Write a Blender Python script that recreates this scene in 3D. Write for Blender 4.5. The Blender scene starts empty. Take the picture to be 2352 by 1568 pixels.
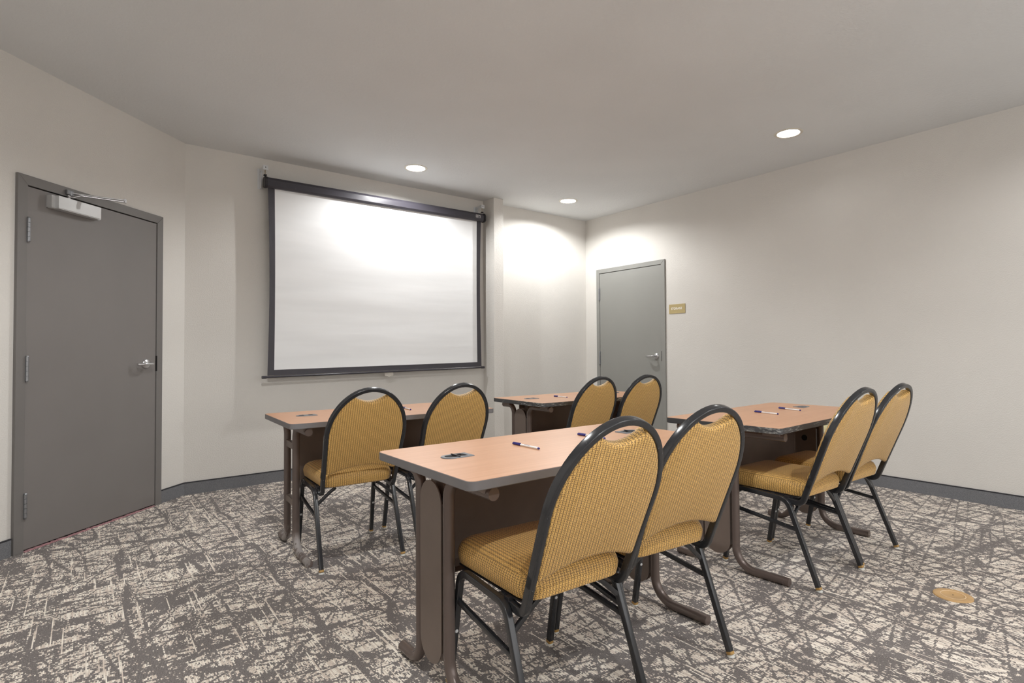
import bpy, bmesh, math, random
from mathutils import Vector, Matrix
random.seed(4)
PI = math.pi
scene = bpy.context.scene
COL = scene.collection

# ------------------------------------------------------------------ camera, world, exposure
F_PX, YAW, PITCH, ROLL = 1283.08, 0.676215, 0.021283, -0.006656
CX, CY, CAM_H = 1225.52, 778.715, 1.0965
fw = Vector((math.sin(YAW)*math.cos(PITCH), math.cos(YAW)*math.cos(PITCH), math.sin(PITCH)))
rt0 = Vector((math.cos(YAW), -math.sin(YAW), 0)); up0 = rt0.cross(fw)
rt = math.cos(ROLL)*rt0 + math.sin(ROLL)*up0
up = -math.sin(ROLL)*rt0 + math.cos(ROLL)*up0
cam_d = bpy.data.cameras.new('camera'); cam = bpy.data.objects.new('camera', cam_d); COL.objects.link(cam)
cam_d.sensor_width = 36; cam_d.sensor_fit = 'HORIZONTAL'; cam_d.lens = F_PX/2352*36
cam_d.shift_x = (1176-CX)/2352; cam_d.shift_y = (CY-784)/2352
cam_d.clip_start = 0.05
m = Matrix((rt, up, -fw)).transposed().to_4x4(); m.translation = (0, 0, CAM_H)
cam.matrix_world = m
scene.camera = cam
scene.view_settings.view_transform = 'Standard'; scene.view_settings.look = 'None'
scene.view_settings.gamma = 1; scene.view_settings.use_curve_mapping = False
scene.view_settings.exposure = 0.14
scene.cycles.max_bounces = 9; scene.cycles.diffuse_bounces = 6
scene.cycles.sample_clamp_indirect = 6
w = bpy.data.worlds.new('world'); scene.world = w; w.use_nodes = True
w.node_tree.nodes['Background'].inputs[0].default_value = (1, .97, .93, 1)
w.node_tree.nodes['Background'].inputs[1].default_value = 0.3
LAMP_W = {'screen': 60, 'corner': 70, 'right': 2.5, 'rear_left': 80, 'rear_mid': 64, 'rear_right': 42}     # power of the bulbs; the rear ones are added lamps out of view
LAMP_COL = (1, 1, .99)
# added soft fill light, unseen behind the camera, brightens surfaces facing it
al = bpy.data.lights.new('fill_light', 'AREA'); al.shape = 'RECTANGLE'; al.size = 4.2; al.size_y = 1.5; al.energy = 32; al.color = (.97, .98, 1)
alo = bpy.data.objects.new('fill_light', al); COL.objects.link(alo); alo.location = (2.1, -1.62, 1.55); alo.rotation_euler = (math.radians(90), 0, 0)

# ------------------------------------------------------------------ room numbers
HC = 2.742; YS = 5.097; XR = 4.946; C0 = 4.4876; DD = math.radians(45.41)
XL, YB = -0.85, -1.65
XC = (YS-C0)/math.tan(DD)

# ------------------------------------------------------------------ node helpers
class N:
    def __init__(s, name):
        s.m = bpy.data.materials.new(name); s.m.use_nodes = True; s.t = s.m.node_tree
        s.b = s.t.nodes['Principled BSDF']
    def n(s, typ, **kw):
        x = s.t.nodes.new(typ)
        for k, v in kw.items(): setattr(x, k, v)
        return x
    def put(s, sock, v):
        if v is None: return
        if isinstance(v, (bpy.types.NodeSocket,)): s.t.links.new(v, sock)
        else: sock.default_value = v
    def math(s, op, a, b=None, c=None, clamp=False):
        x = s.n('ShaderNodeMath', operation=op, use_clamp=clamp)
        s.put(x.inputs[0], a); s.put(x.inputs[1], b); s.put(x.inputs[2], c)
        return x.outputs[0]
    def noise(s, vec, scale, detail=2, rough=.5, w=None):
        x = s.n('ShaderNodeTexNoise')
        s.put(x.inputs['Vector'], vec); x.inputs['Scale'].default_value = scale
        x.inputs['Detail'].default_value = detail; x.inputs['Roughness'].default_value = rough
        return x.outputs['Fac']
    def obj(s): return s.n('ShaderNodeTexCoord').outputs['Object']
    def mapping(s, vec, loc=(0,0,0), rot=(0,0,0), scale=(1,1,1)):
        x = s.n('ShaderNodeMapping'); s.put(x.inputs[0], vec)
        x.inputs[1].default_value = loc; x.inputs[2].default_value = rot; x.inputs[3].default_value = scale
        return x.outputs[0]
    def sep(s, v):
        x = s.n('ShaderNodeSeparateXYZ'); s.put(x.inputs[0], v); return x.outputs
    def comb(s, a, b, c=0.0):
        x = s.n('ShaderNodeCombineXYZ'); s.put(x.inputs[0], a); s.put(x.inputs[1], b); s.put(x.inputs[2], c); return x.outputs[0]
    def step(s, v, lo, hi, a=0.0, b=1.0):
        x = s.n('ShaderNodeMapRange'); s.put(x.inputs[0], v)
        for i, q in enumerate((lo, hi, a, b)): s.put(x.inputs[i+1], q)
        return x.outputs[0]
    def mix(s, f, a, b):
        x = s.n('ShaderNodeMix', data_type='RGBA'); s.put(x.inputs[0], f); s.put(x.inputs[6], a); s.put(x.inputs[7], b)
        return x.outputs[2]
    def bump(s, h, strength, dist):
        x = s.n('ShaderNodeBump'); x.inputs['Strength'].default_value = strength; x.inputs['Distance'].default_value = dist
        s.put(x.inputs['Height'], h); s.t.links.new(x.outputs[0], s.b.inputs['Normal'])
    def out(s, col=None, rough=None, metal=0.0, spec=None):
        if col is not None: s.put(s.b.inputs['Base Color'], col)
        if rough is not None: s.put(s.b.inputs['Roughness'], rough)
        s.b.inputs['Metallic'].default_value = metal
        if spec is not None: s.b.inputs['Specular IOR Level'].default_value = spec
        return s.m

def c4(r, g, b): return (r, g, b, 1)
def srgb(r, g, b):
    f = lambda c: (c/255/12.92) if c/255 <= .04045 else ((c/255+.055)/1.055)**2.4
    return (f(r), f(g), f(b), 1)

def plain(name, col, rough=.5, metal=0, spec=None, var=0.06, vs=9):
    k = N(name); o = k.obj(); f = k.noise(o, vs, 3)
    f = k.step(f, .3, .7)
    a = tuple(max(0, c*(1-var)) for c in col[:3])+(1,); b = tuple(min(1, c*(1+var)) for c in col[:3])+(1,)
    return k.out(k.mix(f, a, b), rough, metal, spec)

def wall_mat(name, col, s1=.24, scale=130):
    k = N(name); o = k.obj()
    big = k.noise(o, 1.3, 2); col2 = tuple(c*.955 for c in col[:3])+(1,)
    base = k.mix(k.step(big, .35, .65), col2, col)
    h = k.noise(o, scale, 3, .55)
    h2 = k.noise(o, scale*.38, 2, .5)
    hh = k.math('ADD', k.step(h, .42, .66), k.math('MULTIPLY', h2, .4))
    k.bump(hh, s1, .004)
    return k.out(base, .78, 0, .25)

def carpet_mat():
    k = N('carpet'); o = k.obj(); x, y, z = k.sep(o)
    pit = .0044
    xr = k.math('MULTIPLY', k.math('FLOOR', k.math('DIVIDE', x, pit)), pit)
    yr = k.math('MULTIPLY', k.math('FLOOR', k.math('DIVIDE', y, .0062)), .0062)
    dash = k.noise(k.comb(k.math('MULTIPLY', xr, 1000.0), k.math('MULTIPLY', y, 48.0)), 1, 1)
    cell = k.noise(k.comb(k.math('MULTIPLY', xr, 190.0), k.math('MULTIPLY', yr, 150.0)), 1, 0)
    v = k.comb(xr, yr)
    blot = k.noise(v, 17, 3, .62)
    blot2 = k.noise(k.mapping(v, scale=(22, 27, 1)), 1, 2, .6)
    blot3 = k.noise(k.mapping(v, scale=(48, 8, 1)), 1, 1, .6)
    def lines(rot, sx, sy, off, width, power=1.0):
        n_ = k.noise(k.mapping(k.mapping(v, rot=(0, 0, rot)), loc=(off, off*1.7, 0), scale=(sx, sy, 1)), 1, 0, .4)
        r = k.math('ABSOLUTE', k.math('SUBTRACT', n_, .5))
        return k.step(r, width*.35, width, power, 0.0)
    L = [lines(math.radians(12), .9, 11, 3.1, .036, .38), lines(math.radians(-10), .8, 12, 7.7, .036, .38),
         lines(math.radians(35), 1.0, 8, 13.3, .028, .34), lines(math.radians(-42), 1.0, 7, 17.3, .028, .38),
         lines(math.radians(80), .9, 7, 27.3, .028, .34), lines(math.radians(112), 1.0, 8, 31.3, .026, .30)]
    # dark bands running with the rows, about one every third of a metre
    wob = k.math('MULTIPLY', k.math('SUBTRACT', k.noise(k.comb(0.0, k.math('MULTIPLY', y, 2.2), k.math('MULTIPLY', x, .9)), 1, 1), .5), .30)
    ph = k.math('FRACT', k.math('ADD', k.math('DIVIDE', xr, .30), wob))
    band = k.step(k.math('ABSOLUTE', k.math('SUBTRACT', ph, .5)), .022, .055, .42, 0.0)
    gate = k.step(k.noise(k.comb(k.math('MULTIPLY', x, 3.0), k.math('MULTIPLY', y, 2.6)), 1, 1), .42, .5)
    L.append(k.math('MULTIPLY', band, gate))
    dark = L[0]
    for q in L[1:]: dark = k.math('MAXIMUM', dark, q)
    # long pale threads along the rows
    lt = k.noise(k.comb(k.math('MULTIPLY', xr, 90.0), k.math('MULTIPLY', y, 2.2)), 1, 0)
    pale = k.step(lt, .72, .75, 0.0, .5)
    cov = k.math('ADD', k.math('MULTIPLY', blot, .60), k.math('MULTIPLY', blot2, .36))
    cov = k.math('ADD', cov, k.math('MULTIPLY', blot3, .62))
    cov = k.math('ADD', cov, k.math('MULTIPLY', dash, 1.3))
    cov = k.math('ADD', cov, k.math('MULTIPLY', cell, .62))
    cov = k.math('SUBTRACT', cov, dark)
    cov = k.math('ADD', cov, pale)
    mask = k.step(cov, 1.59, 1.71)
    # the ribs themselves
    fr = k.math('FRACT', k.math('DIVIDE', x, pit))
    rib = k.math('SUBTRACT', 1.0, k.math('ABSOLUTE', k.math('SUBTRACT', k.math('MULTIPLY', fr, 2.0), 1.0)))
    ribc = k.step(rib, 0.0, .55, .78, 1.0)
    tone = k.noise(k.comb(k.math('MULTIPLY', xr, 700.0), k.math('MULTIPLY', y, 9.0)), 1, 0)
    pal = k.mix(k.step(tone, .42, .58), srgb(218, 205, 193), srgb(246, 238, 226))
    drk = k.mix(k.step(k.noise(o, 260, 1), .35, .65), srgb(110, 105, 104), srgb(140, 134, 131))
    col = k.mix(mask, drk, pal)
    mul = k.n('ShaderNodeMix', data_type='RGBA', blend_type='MULTIPLY'); mul.inputs[0].default_value = 1
    k.put(mul.inputs[6], col); g = k.comb(ribc, ribc, ribc); k.put(mul.inputs[7], g)
    k.bump(k.math('ADD', rib, k.math('MULTIPLY', mask, .5)), .35, .002)
    return k.out(mul.outputs[2], .95, 0, .1)

def fabric_mat():
    k = N('woven_fabric'); uv = k.n('ShaderNodeTexCoord').outputs['UV']; u, v, _ = k.sep(uv)
    W, H = .0112, .0118
    def tri(a):                        # triangle wave 0..1 of period 1
        return k.math('ABSOLUTE', k.math('SUBTRACT', k.math('MULTIPLY', k.math('FRACT', a), 2.0), 1.0))
    un = k.math('DIVIDE', u, W); vn = k.math('DIVIDE', v, H)
    wob = k.math('MULTIPLY', k.math('SUBTRACT', k.noise(uv, 60, 1), .5), .12)
    un = k.math('ADD', un, wob)
    t = tri(vn)                        # 1 at bars of even columns, 0 half a period away
    # boundary between column i and i+1 swings with alternating sign
    def lined(sign, off):
        # boundaries at un = 2j + off + sign*A*(t-.5)
        pos = k.math('SUBTRACT', un, k.math('MULTIPLY', k.math('SUBTRACT', t, .5), .46*sign))
        f = k.math('FRACT', k.math('DIVIDE', k.math('SUBTRACT', pos, off-1.0), 2.0))
        return k.math('MULTIPLY', k.math('ABSOLUTE', k.math('SUBTRACT', f, .5)), 2.0)
    d1 = lined(-1, 0.0); d2 = lined(1, 1.0)
    d = k.math('MINIMUM', d1, d2)
    line = k.step(d, .055, .135, 1.0, 0.0)
    # which column are we in: between an even line and the next odd one
    pos = k.math('ADD', un, k.math('MULTIPLY', k.math('SUBTRACT', t, .5), .46))
    fe = k.math('FRACT', k.math('DIVIDE', pos, 2.0))
    wd = k.math('MULTIPLY', k.math('SUBTRACT', 1.0, 0.0), 1.0)
    lim = k.math('ADD', .5, k.math('MULTIPLY', k.math('SUBTRACT', t, .5), .46))
    even = k.math('LESS_THAN', fe, lim)
    be = k.step(k.math('ABSOLUTE', k.math('SUBTRACT', t, 1.0)), .07, .2, 1.0, 0.0)
    bo = k.step(t, .07, .2, 1.0, 0.0)
    bar = k.math('ADD', k.math('MULTIPLY', be, even), k.math('MULTIPLY', bo, k.math('SUBTRACT', 1.0, even)))
    pat = k.math('MAXIMUM', line, k.math('MULTIPLY', bar, .9))
    sat = k.noise(k.mapping(uv, scale=(500, 60, 1)), 1, 1)
    gold = k.mix(k.step(sat, .3, .7), srgb(204, 158, 84), srgb(234, 192, 116))
    col = k.mix(k.math('MULTIPLY', pat, .9), gold, srgb(88, 62, 40))
    k.bump(k.math('SUBTRACT', 1.0, pat), .4, .001)
    k.b.inputs['Sheen Weight'].default_value = .15
    return k.out(col, .5, 0, .35)

def wood_mat():
    k = N('cherry_laminate'); o = k.obj()
    g = k.noise(k.mapping(o, scale=(2.2, 60, 60)), 1, 4, .6)
    g2 = k.noise(k.mapping(o, scale=(5, 260, 60)), 1, 2, .6)
    a = k.mix(k.step(g, .3, .7), srgb(196, 144, 106), srgb(208, 158, 122))
    col = k.mix(k.math('MULTIPLY', k.step(g2, .5, .75), .14), a, srgb(160, 108, 80))
    return k.out(col, .33, 0, .5)

def edge_mat(name, worn):
    k = N(name); o = k.obj(); x, y, z = k.sep(o)
    if not worn: return k.out(k.mix(k.noise(o, 20), srgb(112, 110, 112), srgb(120, 117, 118)), .45)
    n1 = k.noise(k.mapping(o, scale=(22, 22, 160)), 1, 4, .75)
    n2 = k.noise(o, 6, 2)
    s = k.math('MULTIPLY', k.step(n1, .53, .60), k.step(n2, .42, .56))
    return k.out(k.mix(s, srgb(66, 66, 68), srgb(196, 196, 190)), .5)

def scuffed(name, col, mark, rough, metal, amt=.66, spec=.5, sc=30, low=None):
    k = N(name); o = k.obj()
    n1 = k.noise(k.mapping(o, scale=(sc*1.6, sc*1.6, sc*.45)), 1, 4, .7)
    s = k.step(n1, amt, amt+.06)
    if low: s = k.math('MULTIPLY', s, k.step(k.sep(o)[2], low, low+.05, 1.0, 0.0))
    r = k.math('ADD', rough, k.math('MULTIPLY', s, .25))
    return k.out(k.mix(k.math('MULTIPLY', s, .55), col, mark), r, metal, spec)

def screen_mat():
    k = N('screen_cloth'); o = k.obj()
    n1 = k.noise(k.mapping(o, scale=(1.1, 1, 9)), 1, 2)
    k.bump(n1, .25, .012)
    return k.out(k.mix(k.step(n1, .35, .65), srgb(228, 229, 230), srgb(234, 235, 236)), .6, 0, .2)

def base_mat():
    k = N('carpet_base'); o = k.obj(); n1 = k.noise(o, 420, 2, .7); n2 = k.noise(o, 5, 3)
    c = k.mix(k.step(n1, .38, .62), srgb(92, 93, 97), srgb(136, 137, 140))
    c2 = k.mix(k.math('MULTIPLY', k.step(n2, .45, .7), .25), c, srgb(120, 121, 122))
    k.bump(n1, .3, .002)
    return k.out(c2, .9, 0, .1)

def emit(name, col, s):
    k = N(name); k.b.inputs['Emission Color'].default_value = col; k.b.inputs['Emission Strength'].default_value = s
    return k.out(col, .4)

M = dict(
    wall=wall_mat('wall_paint', srgb(219, 216, 211)),
    ceiling=wall_mat('ceiling_paint', srgb(218, 220, 221), .2, 60),
    pillar=wall_mat('pillar_paint', srgb(219, 216, 211), .26, 75),
    carpet=carpet_mat(), fabric=fabric_mat(), wood=wood_mat(),
    edge=edge_mat('table_edge', False), edge_worn=edge_mat('table_edge_worn', True),
    bronze=scuffed('bronze_paint', srgb(108, 96, 91), srgb(182, 176, 172), .27, .35, .72),
    bronze_worn=scuffed('bronze_paint_worn', srgb(108, 96, 91), srgb(190, 186, 184), .42, .2, .47, sc=12, low=.07),
    panel=plain('panel_paint', srgb(120, 107, 99), .42, .15),
    inner=plain('modesty_paint', srgb(116, 104, 97), .5, .15),
    black=scuffed('black_enamel', srgb(42, 43, 46), srgb(120, 123, 128), .2, 0, .66, .6, 45),
    amber=plain('amber_plastic', srgb(176, 140, 82), .35),
    clear_glide=plain('glide_plastic', srgb(205, 205, 200), .3),
    door=plain('door_paint', srgb(122, 118, 116), .42, 0, .4, .03, 2.5),
    frame=plain('frame_paint', srgb(116, 113, 111), .42, 0, .4, .03, 3),
    door2=plain('storage_door_paint', srgb(142, 142, 138), .45, 0, .4, .02, 2.5),
    gap=plain('dark_gap', srgb(22, 20, 20), .8),
    base=base_mat(), cap=plain('base_binding', srgb(40, 40, 46), .6),
    steel=plain('brushed_steel', srgb(200, 200, 202), .28, .95),
    hinge=plain('hinge_steel', srgb(150, 152, 156), .35, .8),
    closer=plain('closer_silver', srgb(190, 190, 190), .35, .35),
    cloth=screen_mat(), border=plain('screen_border', srgb(62, 60, 66), .55),
    housing=scuffed('screen_housing', srgb(58, 56, 63), srgb(150, 148, 150), .3, 0, .72),
    bracket=plain('bracket_zinc', srgb(214, 216, 218), .4, .15),
    brass=plain('chain_brass', srgb(150, 130, 95), .35, .7),
    white=plain('white_plastic', srgb(236, 236, 236), .35), pblue=plain('blue_plastic', srgb(38, 36, 120), .3),
    print_grey=plain('pen_print', srgb(150, 152, 170), .5),
    grommet=plain('grommet_plastic', srgb(106, 110, 116), .35), dark=plain('dark_plastic', srgb(34, 32, 36), .5),
    sign=plain('sign_tan', srgb(178, 160, 112), .4), letters=plain('sign_letters', srgb(248, 246, 240), .5),
    brasscover=plain('tan_cover', srgb(192, 156, 108), .45, 0, .4, .08, 30), coverline=plain('cover_line', srgb(228, 204, 170), .5),
    ivory=plain('ivory_plastic', srgb(226, 218, 176), .4),
    trim=plain('light_trim', srgb(214, 208, 196), .35, .1), cup=plain('light_reflector', srgb(240, 240, 238), .22, .3),
    bulb=emit('bulb_glow', (1, .98, .95, 1), 9), pink=plain('pink_yarn', srgb(172, 132, 136), .9, 0, .1, .25, 120),
    putty=plain('putty', srgb(206, 194, 150), .8), bumper=plain('black_rubber', srgb(24, 24, 25), .7))

def clear_mat():
    k = N('clear_tab'); k.b.inputs['Transmission Weight'].default_value = .72; k.b.inputs['IOR'].default_value = 1.45
    return k.out((.93, .91, .86, 1), .12)
M['clear'] = clear_mat()

# ------------------------------------------------------------------ mesh helpers
def link(o, parent=None, kind=None):
    COL.objects.link(o)
    if parent is not None: o.parent = parent
    if kind: o['kind'] = kind
    return o
def mk(name, bm, mats, parent=None, smooth=False, kind=None, label=None):
    me = bpy.data.meshes.new(name); bmesh.ops.recalc_face_normals(bm, faces=bm.faces[:])
    bm.to_mesh(me); bm.free()
    for mm in (mats if isinstance(mats, (list, tuple)) else [mats]): me.materials.append(mm)
    if smooth:
        me.shade_smooth()
        try: me.set_sharp_from_angle(angle=math.radians(40))
        except Exception: pass
    o = bpy.data.objects.new(name, me)
    if label: o['label'] = label
    return link(o, parent, kind)
def empty(name, loc=(0,0,0), rz=0, label=None, cat=None, group=None, kind=None, parent=None):
    o = bpy.data.objects.new(name, None); o.empty_display_size = .1
    o.location = loc; o.rotation_euler = (0, 0, rz)
    if label: o['label'] = label
    if cat: o['category'] = cat
    if group: o['group'] = group
    return link(o, parent, kind)
def tag(o, label, cat, group=None):
    o['label'] = label; o['category'] = cat
    if group: o['group'] = group
    return o

def box(bm, a, b, bev=0, mat=0, seg=2):
    a, b = Vector(a), Vector(b); c = (a+b)/2; d = b-a
    r = bmesh.ops.create_cube(bm, size=1, matrix=Matrix.Translation(c) @ Matrix.Diagonal((abs(d.x), abs(d.y), abs(d.z), 1)))
    vs = r['verts']; fs = {f for v in vs for f in v.link_faces}
    for f in fs: f.material_index = mat
    if bev:
        es = {e for v in vs for e in v.link_edges}
        rr = bmesh.ops.bevel(bm, geom=list(es), offset=bev, segments=seg, affect='EDGES', profile=.5)
        for f in rr['faces']: f.material_index = mat
    return vs
def cyl(bm, p0, p1, r0, r1=None, seg=20, mat=0, caps=True):
    p0, p1 = Vector(p0), Vector(p1); d = p1-p0; r1 = r0 if r1 is None else r1
    q = d.to_track_quat('Z', 'Y').to_matrix().to_4x4()
    r = bmesh.ops.create_cone(bm, cap_ends=caps, segments=seg, radius1=r0, radius2=r1, depth=d.length,
                              matrix=Matrix.Translation((p0+p1)/2) @ q)
    for v in r['verts']:
        for f in v.link_faces: f.material_index = mat
def lathe(bm, prof, axis=(0,0,0), seg=32, mat=0):
    ring = []
    for r, z in prof:
        ring.append([bm.verts.new((axis[0]+r*math.cos(2*PI*i/seg), axis[1]+r*math.sin(2*PI*i/seg), axis[2]+z)) for i in range(seg)] if r > 1e-6
                    else [bm.verts.new((axis[0], axis[1], axis[2]+z))])
    for a, b in zip(ring, ring[1:]):
        for i in range(seg):
            j = (i+1) % seg
            q = [a[i % len(a)], a[j % len(a)], b[j % len(b)], b[i % len(b)]]
            u = []
            for v in q:
                if v not in u: u.append(v)
            if len(u) > 2:
                f = bm.faces.new(u); f.material_index = mat
def round_prof(wu, wv, r, n=3):
    pts = []
    for cx, cy, a0 in ((1, 1, 0), (-1, 1, PI/2), (-1, -1, PI), (1, -1, 3*PI/2)):
        for i in range(n+1):
            a = a0+PI/2*i/n
            pts.append((cx*(wu/2-r)+r*math.cos(a), cy*(wv/2-r)+r*math.sin(a)))
    return pts
def circ_prof(r, n=16): return [(r*math.cos(2*PI*i/n), r*math.sin(2*PI*i/n)) for i in range(n)]
def sweep(bm, path, prof, nrm, mat=0, caps=True):
    """sweep a profile (u along nrm, v across) along a path lying roughly in the plane with normal nrm"""
    path = [Vector(p) for p in path]; nrm = Vector(nrm).normalized(); rings = []
    for i, p in enumerate(path):
        t = (path[min(i+1, len(path)-1)]-path[max(i-1, 0)]).normalized()
        v = t.cross(nrm).normalized(); u = v.cross(t).normalized()
        k = 1.0
        rings.append([bm.verts.new(p+u*a+v*b*k) for a, b in prof])
    n = len(prof)
    for a, b in zip(rings, rings[1:]):
        for i in range(n):
            f = bm.faces.new((a[i], a[(i+1) % n], b[(i+1) % n], b[i])); f.material_index = mat
    if caps:
        f = bm.faces.new(rings[0][::-1]); f.material_index = mat
        f = bm.faces.new(rings[-1]); f.material_index = mat
def fillet(pts, rad, n=6):
    pts = [Vector(p) for p in pts]; out = [pts[0]]
    if not isinstance(rad, (list, tuple)): rad = [rad]*(len(pts)-2)
    for i in range(1, len(pts)-1):
        p, a, b = pts[i], (pts[i-1]-pts[i]), (pts[i+1]-pts[i]); r = rad[i-1]
        an, bn = a.normalized(), b.normalized(); ang = an.angle(bn)
        L = min(r/math.tan(ang/2), a.length*.49, b.length*.49); r2 = L*math.tan(ang/2)
        bis = (an+bn).normalized(); c = p+bis*(r2/math.sin(ang/2))
        s, e = p+an*L-c, p+bn*L-c; tot = s.angle(e); ax = s.cross(e).normalized()
        for j in range(n+1):
            out.append(c+Matrix.Rotation(tot*j/n, 3, ax) @ s)
    out.append(pts[-1]); return out
def uvbox(me):
    uv = me.uv_layers.new(name='UVMap')
    for p in me.polygons:
        nx, ny, nz = p.normal
        for li in p.loop_indices:
            x, y, z = me.vertices[me.loops[li].vertex_index].co
            if abs(nz) > .62: uv.data[li].uv = (x, y)
            elif abs(nx) > abs(ny): uv.data[li].uv = (y, z*1.0)
            else: uv.data[li].uv = (x, z/max(.5, math.sqrt(1-nz*nz)))

# ------------------------------------------------------------------ lamps positions
LIGHTS = [('screen', 2.297, 4.533), ('corner', 4.124, 4.515), ('right', 4.166, 2.072),
          ('rear_left', .50, 2.07), ('rear_mid', .50, -.35), ('rear_mid', 2.297, -.35), ('rear_right', 4.16, -.25)]  # rear lamps are added outside the view to light the camera side
R_LAMP = .084

# ------------------------------------------------------------------ room shell
bm = bmesh.new()
T_ = .1
fl = [(XL-T_, YB-T_), (XR+T_, YB-T_), (XR+T_, YS+T_), (XC-.2, YS+T_), (XL-T_, C0+(XL-T_)*math.tan(DD)+.14)]
top = [bm.verts.new((x, y, 0)) for x, y in fl]; bot = [bm.verts.new((x, y, -.05)) for x, y in fl]
bm.faces.new(top); bm.faces.new(bot[::-1])
for i in range(len(fl)): bm.faces.new((top[i], bot[i], bot[(i+1) % 5], top[(i+1) % 5]))
mk('floor', bm, M['carpet'], kind='structure')

bm = bmesh.new(); edges = []
v = [bm.verts.new((x, y, HC)) for x, y in fl]
edges += [bm.edges.new((v[i], v[(i+1) % 5])) for i in range(5)]
for _, x, y in LIGHTS:
    c = [bm.verts.new((x+R_LAMP*math.cos(2*PI*i/32), y+R_LAMP*math.sin(2*PI*i/32), HC)) for i in range(32)]
    edges += [bm.edges.new((c[i], c[(i+1) % 32])) for i in range(32)]
bmesh.ops.triangle_fill(bm, use_beauty=True, edges=edges, normal=(0, 0, -1))
ceil = mk('ceiling', bm, M['ceiling'], kind='structure')

def wall(name, loc, rz, L0, L1, hole=None, mat='wall'):
    """wall along local x, its face at local y=0, the room on the -y side"""
    bm = bmesh.new()
    if hole is None: box(bm, (L0, 0, 0), (L1, T_, HC))
    else:
        a, b, h = hole
        box(bm, (L0, 0, 0), (a, T_, HC)); box(bm, (b, 0, 0), (L1, T_, HC)); box(bm, (a, 0, h), (b, T_, HC))
    o = mk(name, bm, M[mat], kind='structure'); o.location = loc; o.rotation_euler = (0, 0, rz)
    return o
D1 = (-.385, .557, 2.047)            # door 1 opening along the angled wall
D2Y = 4.846; D2 = (0, .945, 2.044)
wall('wall_front', (0, YS, 0), 0, XC, XR+T_)
wall('wall_right', (XR, D2Y, 0), -PI/2, D2Y-YS, D2Y-YB+T_, D2)
wall('wall_left', (0, C0, 0), DD, XL/math.cos(DD)-.02, XC/math.cos(DD), D1)
wall('wall_side', (XL, 0, 0), PI/2, YB-T_, C0+XL*math.tan(DD)+.02)
wall('wall_back', (0, YB, 0), PI, -(XR+T_), -(XL-T_))
bm = bmesh.new(); box(bm, (3.392, 4.893, 0), (3.517, YS+.001, HC), .004)
mk('wall_pillar', bm, M['pillar'], kind='structure')

def baseboard(name, loc, rz, spans):
    o = empty(name, loc, rz, kind='structure')
    bm = bmesh.new(); bc = bmesh.new()
    for a, b in spans:
        box(bm, (a, -.010, 0), (b, 0, .092)); box(bc, (a, -.012, .090), (b, 0, .097), .0015)
    mk('carpet_strip', bm, M['base'], o); mk('binding', bc, M['cap'], o)
baseboard('baseboard_front', (0, YS, 0), 0, [(XC+.003, 3.382), (3.527, XR)])
baseboard('baseboard_pillar', (0, 4.893, 0), 0, [(3.382, 3.527)])
baseboard('baseboard_right', (XR, D2Y, 0), -PI/2, [(D2Y-YS+.012, -.056), (1.001, D2Y-YB)])
baseboard('baseboard_left', (0, C0, 0), DD, [(XL/math.cos(DD)+.02, D1[0]-.060), (D1[1]+.055, XC/math.cos(DD)-.004)])
baseboard('baseboard_side', (XL, 0, 0), PI/2, [(YB, C0+XL-.03)])
baseboard('baseboard_back', (0, YB, 0), PI, [(-XR+.012, -XL-.012)])

wn = empty('added_window_1', (2.1, YB, 0), kind='structure')  # added unseen frame around the fill light on the back wall
bm = bmesh.new()
for a, b in (((-2.17, .02, .74), (2.17, .05, .80)), ((-2.17, .02, 2.30), (2.17, .05, 2.36)), ((-2.17, .02, .80), (-2.11, .05, 2.30)), ((2.11, .02, .80), (2.17, .05, 2.30))): box(bm, a, b)
mk('added_window_frame', bm, M['trim'], wn)
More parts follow.
